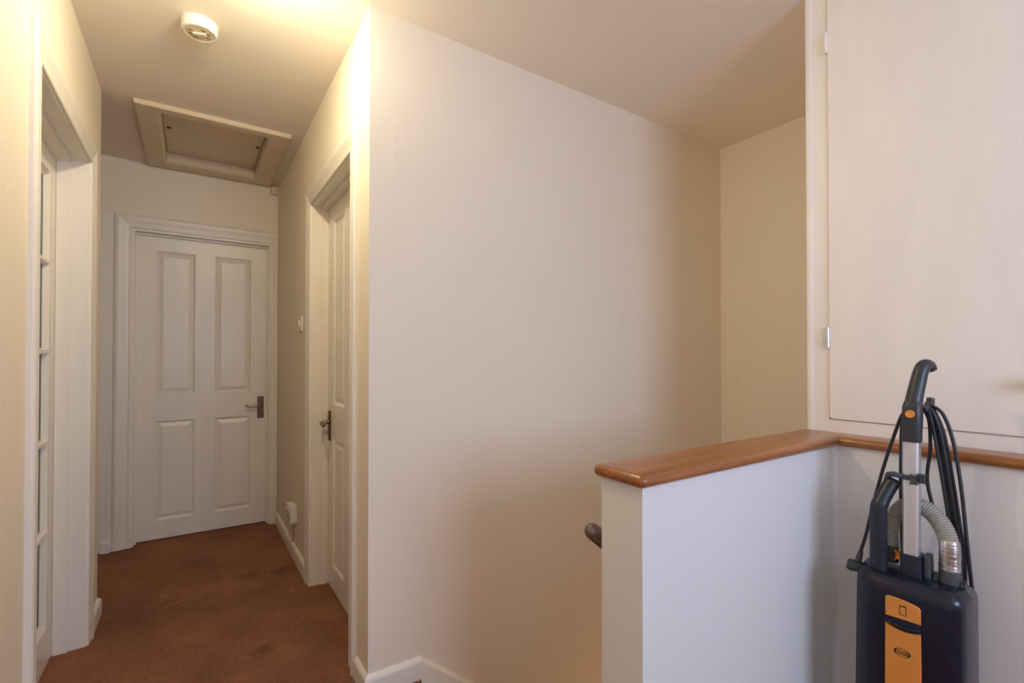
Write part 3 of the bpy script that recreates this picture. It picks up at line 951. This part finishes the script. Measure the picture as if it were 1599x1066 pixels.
def rrect(w0, w1, n0, n1, rf, rb, k=6):
    """rounded rectangle in plan (w, n): front corners radius rf, back corners rb"""
    pts = []
    for (cx, cy, a0_, r_) in ((w1 - rf, n1 - rf, 0, rf), (w0 + rf, n1 - rf, 90, rf), (w0 + rb, n0 + rb, 180, rb), (w1 - rb, n0 + rb, 270, rb)):
        for i in range(k + 1):
            t = R(a0_ + 90 * i / k)
            pts.append((cx + r_ * math.cos(t), cy + r_ * math.sin(t)))
    return pts

def taper(pts, k, wc=-0.015):
    return [(w_ + k * (NF - n_) * (1 if w_ > wc else -0.5), n_) for w_, n_ in pts]

def loft(bm, secs, cap0=True, cap1=True):
    rings = [[bm.verts.new(V(p[0], z if not callable(z) else z(p), p[1])) for p in pts] for pts, z in secs]
    n = len(rings[0])
    for r0, r1 in zip(rings, rings[1:]):
        for i in range(n):
            j = (i + 1) % n
            bm.faces.new((r0[i], r0[j], r1[j], r1[i]))
    if cap0: bm.faces.new(rings[0][::-1])
    if cap1: bm.faces.new(rings[-1])
    return bm

# bag housing: front shell and grey back shell with a seam
NF, NS, NBk = 0.072, -0.002, -0.055
def top(dz): return lambda p: 0.640 + dz + 0.10 * (NF - p[1]) * 0.45 - 0.035 * (p[0] + 0.02)
secs = []
for z, i in ((0.135, 0.0), (0.36, 0.0), (0.60, 0.0)):
    g = -0.004 * (0.60 - z) / 0.24
    secs.append((taper(rrect(-0.123 + g, 0.088, NS, NF, 0.028, 0.002), 0.15), z))
for t in range(1, 7):
    a = R(15 * t)
    ins = 0.026 * (1 - math.cos(a)); up = 0.030 * math.sin(a) - 0.030
    secs.append((taper(rrect(-0.123 + ins, 0.088 - ins, NS, NF - ins, 0.028 - ins * 0.5, 0.002), 0.15), top(up)))
bm = loft(NB(), secs)
body = vobj('bag_housing', bm, 'navy_plastic')
secs = []
for z in (0.135, 0.36, 0.60):
    g = -0.004 * (0.60 - z) / 0.24
    secs.append((taper(rrect(-0.121 + g, 0.087, NBk, NS - 0.0015, 0.002, 0.018), 0.15), z))
for t in range(1, 7):
    a = R(15 * t)
    ins = 0.022 * (1 - math.cos(a)); up = 0.030 * math.sin(a) - 0.032
    secs.append((taper(rrect(-0.121 + ins, 0.087 - ins, NBk + ins, NS - 0.0015, 0.002, 0.018 - ins * 0.4), 0.15), top(up)))
vobj('back_shell', loft(NB(), secs), 'side_grey')

# orange panel with its crescent finger grip
OL, OR = -0.0575, 0.0125
def outline_panel(nm, pts, n0, n1, mat, parent, bev=0.0015):
    bm = NB()
    c = Vector((sum(p[0] for p in pts) / len(pts), sum(p[1] for p in pts) / len(pts)))
    r0 = [bm.verts.new(V(p[0], p[1], n0)) for p in pts]
    r1 = [bm.verts.new(V(p[0], p[1], n1 - bev)) for p in pts]
    def inn(p):
        d = Vector(p) - c
        return (p[0] - math.copysign(min(bev, abs(d.x)), d.x), p[1] - math.copysign(min(bev, abs(d.y)), d.y))
    r2 = [bm.verts.new(V(*inn(p), n1)) for p in pts]
    for a_, b2 in ((r0, r1), (r1, r2)):
        for i in range(len(pts)):
            j = (i + 1) % len(pts)
            bm.faces.new((a_[i], a_[j], b2[j], b2[i]))
    bm.faces.new(r0[::-1]); bm.faces.new(r2)
    return vobj(nm, bm, mat, parent, 30)
up_pts = [(OL, 0.5465)]
for k in range(7):
    t = k / 6
    up_pts.append((OL + (OR - OL) * t, 0.5465))
up_pts = up_pts[1:]
top_pts = [(OR, 0.583), (OR - 0.004, 0.588), (OR - 0.015, 0.5915), (OR - 0.030, 0.5945), (OL + 0.026, 0.5965), (OL + 0.008, 0.5972), (OL + 0.003, 0.596), (OL, 0.592)]
cat_ = outline_panel('bag_flap_catch', up_pts + top_pts, NF - 0.002, NF + 0.004, 'orange_plastic', body)
low = [(OL - 0.004, 0.150), (OR + 0.001, 0.150), (OR, 0.5235)]
for k in range(1, 8):
    t = k / 8
    low.append((OR + (OL - OR) * t, 0.5235 + 0.0045 * t - 0.009 * math.sin(math.pi * t)))
low.append((OL - 0.0005, 0.528))
strip = outline_panel('front_strip', low, NF - 0.002, NF + 0.004, 'orange_plastic', body)
# dark finger recess between the two orange parts
gp = [(OL - 0.002, 0.5465), (OL - 0.002, 0.529)]
for k in range(1, 8):
    t = 1 - k / 8
    gp.append((OR + (OL - OR) * t, 0.5245 + 0.0045 * t - 0.009 * math.sin(math.pi * t)))
gp += [(OR + 0.001, 0.524), (OR + 0.001, 0.5455)]
outline_panel('finger_recess', gp, NF - 0.002, NF + 0.0015, 'navy_matt', body, 0.003)
bm = NB(); tube(bm, catmull([V(OL, 0.537, NF + 0.001), V(-0.045, 0.531, NF + 0.004), V(-0.026, 0.528, NF + 0.005), V(-0.006, 0.528, NF + 0.004), V(OR, 0.531, NF + 0.001)], 5), 0.0045, 8)
vobj('grip_lip', bm, 'navy_plastic', body, 60)
# bag symbol
NP = NF + 0.004
def flat(bm, pts, d):
    bm.faces.new([bm.verts.new(V(p[0], p[1], NP + d)) for p in pts])
bm = NB()
ix0, ix1, iz0, iz1, lw = -0.0285, -0.0150, 0.5575, 0.5815, 0.0014
for (a, b2, c_, d_) in ((ix0, ix0 + lw, iz0, iz1), (ix1 - lw, ix1, iz0, iz1), (ix0, ix1, iz0, iz0 + lw), (ix0, ix1, iz1 - lw * 2.2, iz1)):
    box(bm, V(a, c_, NP - 0.0005), V(b2, d_, NP + 0.0004))
vobj('bag_symbol', bm, 'print_black', cat_, 0)
# oval maker's badge with its lettering
def text_mesh(s, size, zsc=1.0):
    cu_ = bpy.data.curves.new('txt', 'FONT'); cu_.body = s; cu_.size = size; cu_.align_x = 'CENTER'; cu_.align_y = 'CENTER'
    cu_.offset = 0.0002
    to = bpy.data.objects.new('txt', cu_); COL.objects.link(to)
    bpy.context.view_layer.update()
    dg = bpy.context.evaluated_depsgraph_get()
    me = bpy.data.meshes.new_from_object(to.evaluated_get(dg))
    bpy.data.objects.remove(to); bpy.data.curves.remove(cu_)
    return me
LC = (-0.0238, 0.4640); ea, eb = 0.0168, 0.0105
def ellipse(a, b2, n=40): return [(LC[0] + a * math.cos(2 * math.pi * k / n), LC[1] + b2 * math.sin(2 * math.pi * k / n)) for k in range(n)]
bm = NB(); flat(bm, ellipse(ea, eb), 0.0003)
badge = vobj('maker_badge', bm, 'print_black', strip, 0)
bm = NB()
for sgn in (1, -1):
    pts = []
    a2, b2 = ea - 0.0016, eb - 0.0016
    lim = 0.0052
    t0 = math.asin(lim / b2)
    for k in range(15):
        t = t0 + (math.pi - 2 * t0) * k / 14
        pts.append((LC[0] + a2 * math.cos(t), LC[1] + sgn * b2 * math.sin(t)))
    flat(bm, pts, 0.0005)
vobj('badge_field', bm, 'orange_plastic', badge, 0)
me = text_mesh('SEBO', 0.0105)
bm = NB(); bm.from_mesh(me); bpy.data.meshes.remove(me)
for v in bm.verts:
    v.co = V(LC[0] + v.co.x * 1.02, LC[1] + v.co.y, NP + 0.0007)
vobj('badge_lettering', bm, 'orange_plastic', badge, 0)
bm = NB(); lathe(bm, [(0.0022, 0), (0.0022, 0.001), (0, 0.0014)], V(-0.098, 0.565, NF - 0.0005), V(0, 0, 1), 10); vobj('screw', bm, 'grey_plastic', body)

# motor foot and power head on the floor
bm = loft(NB(), [(rrect(-0.118, 0.088, -0.050, 0.062, 0.02, 0.02), 0.075), (rrect(-0.120, 0.090, -0.052, 0.066, 0.02, 0.02), 0.10), (rrect(-0.124, 0.092, -0.052, 0.068, 0.02, 0.02), 0.134)])
vobj('neck_joint', bm, 'grey_plastic')
bm = loft(NB(), [(rrect(-0.195, 0.160, -0.065, 0.215, 0.02, 0.05), 0.012), (rrect(-0.200, 0.165, -0.070, 0.222, 0.025, 0.05), 0.022), (rrect(-0.200, 0.165, -0.070, 0.222, 0.025, 0.05), 0.055),
                 (rrect(-0.190, 0.155, -0.062, 0.200, 0.025, 0.05), 0.082), (rrect(-0.165, 0.130, -0.050, 0.160, 0.025, 0.04), 0.098)])
head = vobj('power_head', bm, 'dark_plastic')
bm = NB(); box(bm, V(-0.203, 0.030, 0.200), V(0.168, 0.044, 0.226), 0.004); vobj('bumper', bm, 'grey_plastic', head)
for w_ in (-0.16, 0.125):
    bm = NB(); lathe(bm, [(0.022, -0.012), (0.024, -0.006), (0.024, 0.006), (0.022, 0.012)], V(w_, 0.024, -0.066), (1, 0, 0), 20); vobj('wheel', bm, 'cable_black', head)

# silver pole with its dark socket
bm = loft(NB(), [(rrect(-0.0345, -0.0005, -0.024, 0.016, 0.008, 0.008, 4), 0.672), (rrect(-0.0325, 0.0025, -0.024, 0.016, 0.008, 0.008, 4), 0.992)])
pole = vobj('pole', bm, 'aluminium')
bm = loft(NB(), [(rrect(-0.038, 0.006, -0.030, 0.022, 0.006, 0.006, 3), 0.640), (rrect(-0.0375, 0.005, -0.030, 0.021, 0.006, 0.006, 3), 0.694)])
sock = vobj('pole_socket', bm, 'navy_matt')
bm = loft(NB(), [(rrect(0.0062, 0.022, -0.045, 0.005, 0.004, 0.004, 3), 0.635), (rrect(0.0062, 0.020, -0.045, 0.002, 0.004, 0.004, 3), 0.692)])
vobj('socket_latch', bm, 'grey_plastic', sock)
# clip on the pole
bm = NB()
loft(bm, [(rrect(-0.038, 0.0075, -0.028, 0.0215, 0.008, 0.008, 3), 0.8865), (rrect(-0.038, 0.0075, -0.028, 0.0215, 0.008, 0.008, 3), 0.8985)])
tube(bm, catmull([V(-0.034, 0.893, 0.018), V(-0.046, 0.897, 0.022), V(-0.058, 0.894, 0.018), V(-0.064, 0.886, 0.006)], 5), [0.0065] * 5 + [0.007] * 5 + [0.0075] * 6, 10)
clip = vobj('hose_clip', bm, 'clip_blue', pole, 50)
bm = NB(); box(bm, V(-0.013, 0.880, 0.021), V(-0.001, 0.900, 0.030), 0.003); box(bm, V(0.004, 0.884, 0.008), V(0.013, 0.903, 0.022), 0.003); vobj('catch', bm, 'grey_plastic', clip)
# neck of the handle with the switch
bm = loft(NB(), [(rrect(-0.0335, 0.0045, -0.026, 0.019, 0.008, 0.010, 4), 0.984), (rrect(-0.0335, 0.006, -0.028, 0.020, 0.009, 0.010, 4), 1.04), (rrect(-0.032, 0.007, -0.028, 0.020, 0.010, 0.012, 4), 1.075), (rrect(-0.0295, 0.006, -0.030, 0.014, 0.012, 0.012, 4), 1.088)])
neck = vobj('handle_neck', bm, 'dark_plastic')
bm = NB(); lathe(bm, [(0.0100, 0), (0.0100, 0.004), (0.0085, 0.0055), (0.0075, 0.005), (0.0, 0.0045)], V(-0.0140, 1.057, 0.0195), V(0, 0, 1), 24); vobj('power_switch', bm, 'orange_plastic', neck)
bm = NB()
gp_ = catmull([V(-0.0115, 1.080, -0.004), V(-0.008, 1.108, -0.010), V(-0.003, 1.140, -0.017), V(0.0015, 1.166, -0.023), V(0.007, 1.1815, -0.034), V(0.014, 1.182, -0.048), V(0.019, 1.170, -0.056)], 6)
tube(bm, gp_, [0.0190 - 0.0025 * min(1, i / 18) - 0.005 * max(0, (i - 22)) / 14 for i in range(len(gp_))], 20)
grip = vobj('hand_grip', bm, 'dark_plastic', neck, 60)
# cord hooks
bm = NB(); tube(bm, catmull([V(0.002, 1.066, -0.026), V(0.008, 1.070, -0.050), V(0.012, 1.080, -0.068), V(0.013, 1.094, -0.074)], 5), [0.010] * 12 + [0.009] * 4, 12); vobj('cord_hook', bm, 'dark_plastic', neck, 60)
bm = NB(); tube(bm, [V(-0.120, 0.618, -0.015), V(-0.140, 0.618, -0.012), V(-0.152, 0.618, -0.010), V(-0.161, 0.620, -0.008)], [0.014, 0.015, 0.017, 0.013], 12); vobj('cord_hook', bm, 'grey_plastic', body, 60)

# suction wand standing in its holder
bm = NB()
wp = catmull([V(-0.0815, 0.600, 0.022), V(-0.0815, 0.70, 0.022), V(-0.0815, 0.790, 0.022), V(-0.0775, 0.815, 0.018), V(-0.066, 0.848, 0.004), V(-0.0575, 0.868, -0.006)], 6)
tube(bm, wp, [0.0195] * 13 + [0.0190] * 6 + [0.0180] * 12, 18, ratio=1.0)
wand = vobj('suction_wand', bm, 'navy_matt', None, 50)
bm = NB(); lathe(bm, [(0.0195, 0), (0.020, 0.006), (0.017, 0.012), (0.0, 0.013)], V(-0.0580, 0.866, -0.0055), V(0.0085, 0.020, -0.010).normalized(), 18); vobj('end_cap', bm, 'dark_plastic', wand)
bm = NB(); lathe(bm, [(0.014, 0.0), (0.0145, 0.045), (0.013, 0.05)], V(-0.060, 0.655, -0.018), V(0, 1, 0), 16); vobj('hose_cuff', bm, 'grey_plastic')
bm = NB(); box(bm, V(-0.049, 0.672, -0.012), V(-0.038, 0.690, 0.004), 0.004); vobj('release_tab', bm, 'orange_plastic')

# ribbed hose arching behind the pole
hp = catmull([V(-0.062, 0.700, -0.018), V(-0.062, 0.745, -0.020), V(-0.053, 0.785, -0.026), V(-0.030, 0.8105, -0.036), V(-0.006, 0.8115, -0.042), V(0.021, 0.796, -0.040), V(0.043, 0.766, -0.030), V(0.0535, 0.735, -0.020), V(0.055, 0.722, -0.016)], 14)
L = [0.0]
for a, b_ in zip(hp, hp[1:]): L.append(L[-1] + (b_ - a).length)
pitch = 0.0058
NRIB = int(L[-1] / pitch)
pts, rad = [], []
def at_len(s):
    for i in range(len(L) - 1):
        if L[i + 1] >= s:
            t = (s - L[i]) / max(L[i + 1] - L[i], 1e-9)
            return hp[i].lerp(hp[i + 1], t)
    return hp[-1]
for k in range(NRIB * 4 + 1):
    s = min(L[-1], k * pitch / 4)
    base = 0.0155 + 0.0045 * min(1, max(0, (s / L[-1] - 0.15) / 0.5))
    pts.append(at_len(s)); rad.append(base + (0.0016, 0.0010, -0.0014, 0.0006)[k % 4])
bm = tube(NB(), pts, rad, 20)
hose = vobj('suction_hose', bm, 'hose_grey', None, 30)
bm = NB(); tp = [V(0.0545, 0.744, -0.019), V(0.0548, 0.735, -0.0185), V(0.0552, 0.722, -0.017), V(0.0556, 0.708, -0.016), V(0.0556, 0.694, -0.0155), V(0.0556, 0.680, -0.0155), V(0.0556, 0.672, -0.0155)]
tube(bm, tp, [0.0195, 0.0215, 0.0210, 0.0220, 0.0212, 0.0222, 0.0218], 24); vobj('silver_tape', bm, 'duct_tape', hose, 60)
bm = NB(); lathe(bm, [(0.0235, 0), (0.0225, 0.030), (0.0215, 0.042)], V(0.0556, 0.632, -0.0155), V(0, 1, 0), 24); cf = vobj('hose_cuff', bm, 'grey_plastic')
for a_, b2 in ((V(0.026, 0.640, -0.030), V(0.036, 0.652, -0.002)), (V(0.076, 0.632, -0.028), V(0.085, 0.650, -0.004))):
    bm = NB(); box(bm, a_, b2, 0.002); vobj('cuff_lug', bm, 'grey_plastic', cf)

# power cord hung in loops from the neck
cord = NB()
CR = 0.0042
def loopc(pts, r=CR): tube(cord, catmull([V(*p) for p in pts], 8), r, 10)
# long single run on the left, to the lower hook
loopc([(0.004, 1.068, -0.044), (-0.022, 1.066, -0.040), (-0.040, 1.050, -0.042), (-0.055, 1.006, -0.046), (-0.083, 0.902, -0.046), (-0.107, 0.790, -0.042), (-0.122, 0.705, -0.032), (-0.131, 0.662, -0.020), (-0.134, 0.640, -0.012)])
# two runs close behind the pole
loopc([(0.006, 1.070, -0.050), (-0.025, 1.066, -0.050), (-0.042, 1.040, -0.055), (-0.047, 0.955, -0.058), (-0.049, 0.820, -0.060), (-0.047, 0.700, -0.060), (-0.045, 0.575, -0.066)])
loopc([(0.008, 1.072, -0.056), (-0.022, 1.066, -0.058), (-0.037, 1.035, -0.062), (-0.040, 0.955, -0.064), (-0.041, 0.820, -0.066), (-0.040, 0.700, -0.066), (-0.036, 0.575, -0.072)])
# outer loop and bundle on the right
loopc([(0.004, 1.078, -0.052), (0.022, 1.074, -0.052), (0.042, 1.052, -0.052), (0.060, 0.985, -0.052), (0.074, 0.868, -0.052), (0.083, 0.740, -0.052), (0.090, 0.640, -0.056), (0.096, 0.540, -0.066), (0.070, 0.470, -0.070), (0.030, 0.455, -0.070)])
for k, (dx, dn, zz) in enumerate(((0.0, -0.050, 0.50), (0.0075, -0.056, 0.47), (0.0135, -0.050, 0.52), (0.019, -0.057, 0.49))):
    loopc([(0.004, 1.072 + 0.003 * k, dn), (0.012 + dx * 0.35, 1.064 + 0.002 * k, dn), (0.020 + dx * 0.85, 1.025, dn), (0.028 + dx, 0.965, dn - 0.002), (0.040 + dx, 0.865, dn - 0.006), (0.050 + dx, 0.770, dn - 0.012), (0.058 + dx, 0.680, -0.068 - 0.003 * k), (0.052 + dx, zz + 0.04, -0.071 - 0.003 * k), (0.030 + dx, zz, -0.072 - 0.003 * k)])
loopc([(0.004, 1.062, -0.058), (0.012, 1.030, -0.060), (0.013, 0.96, -0.062), (0.006, 0.88, -0.064), (0.018, 0.80, -0.066), (0.034, 0.70, -0.070), (0.030, 0.56, -0.072)])
cd = vobj('power_cord', cord, 'cable_black', None, 60)
bm = NB(); tube(bm, [V(-0.130, 0.662, -0.020), V(-0.133, 0.648, -0.015), V(-0.136, 0.632, -0.011)], [0.0050, 0.0072, 0.0080], 12); vobj('cord_boot', bm, 'grey_plastic', cd, 60)
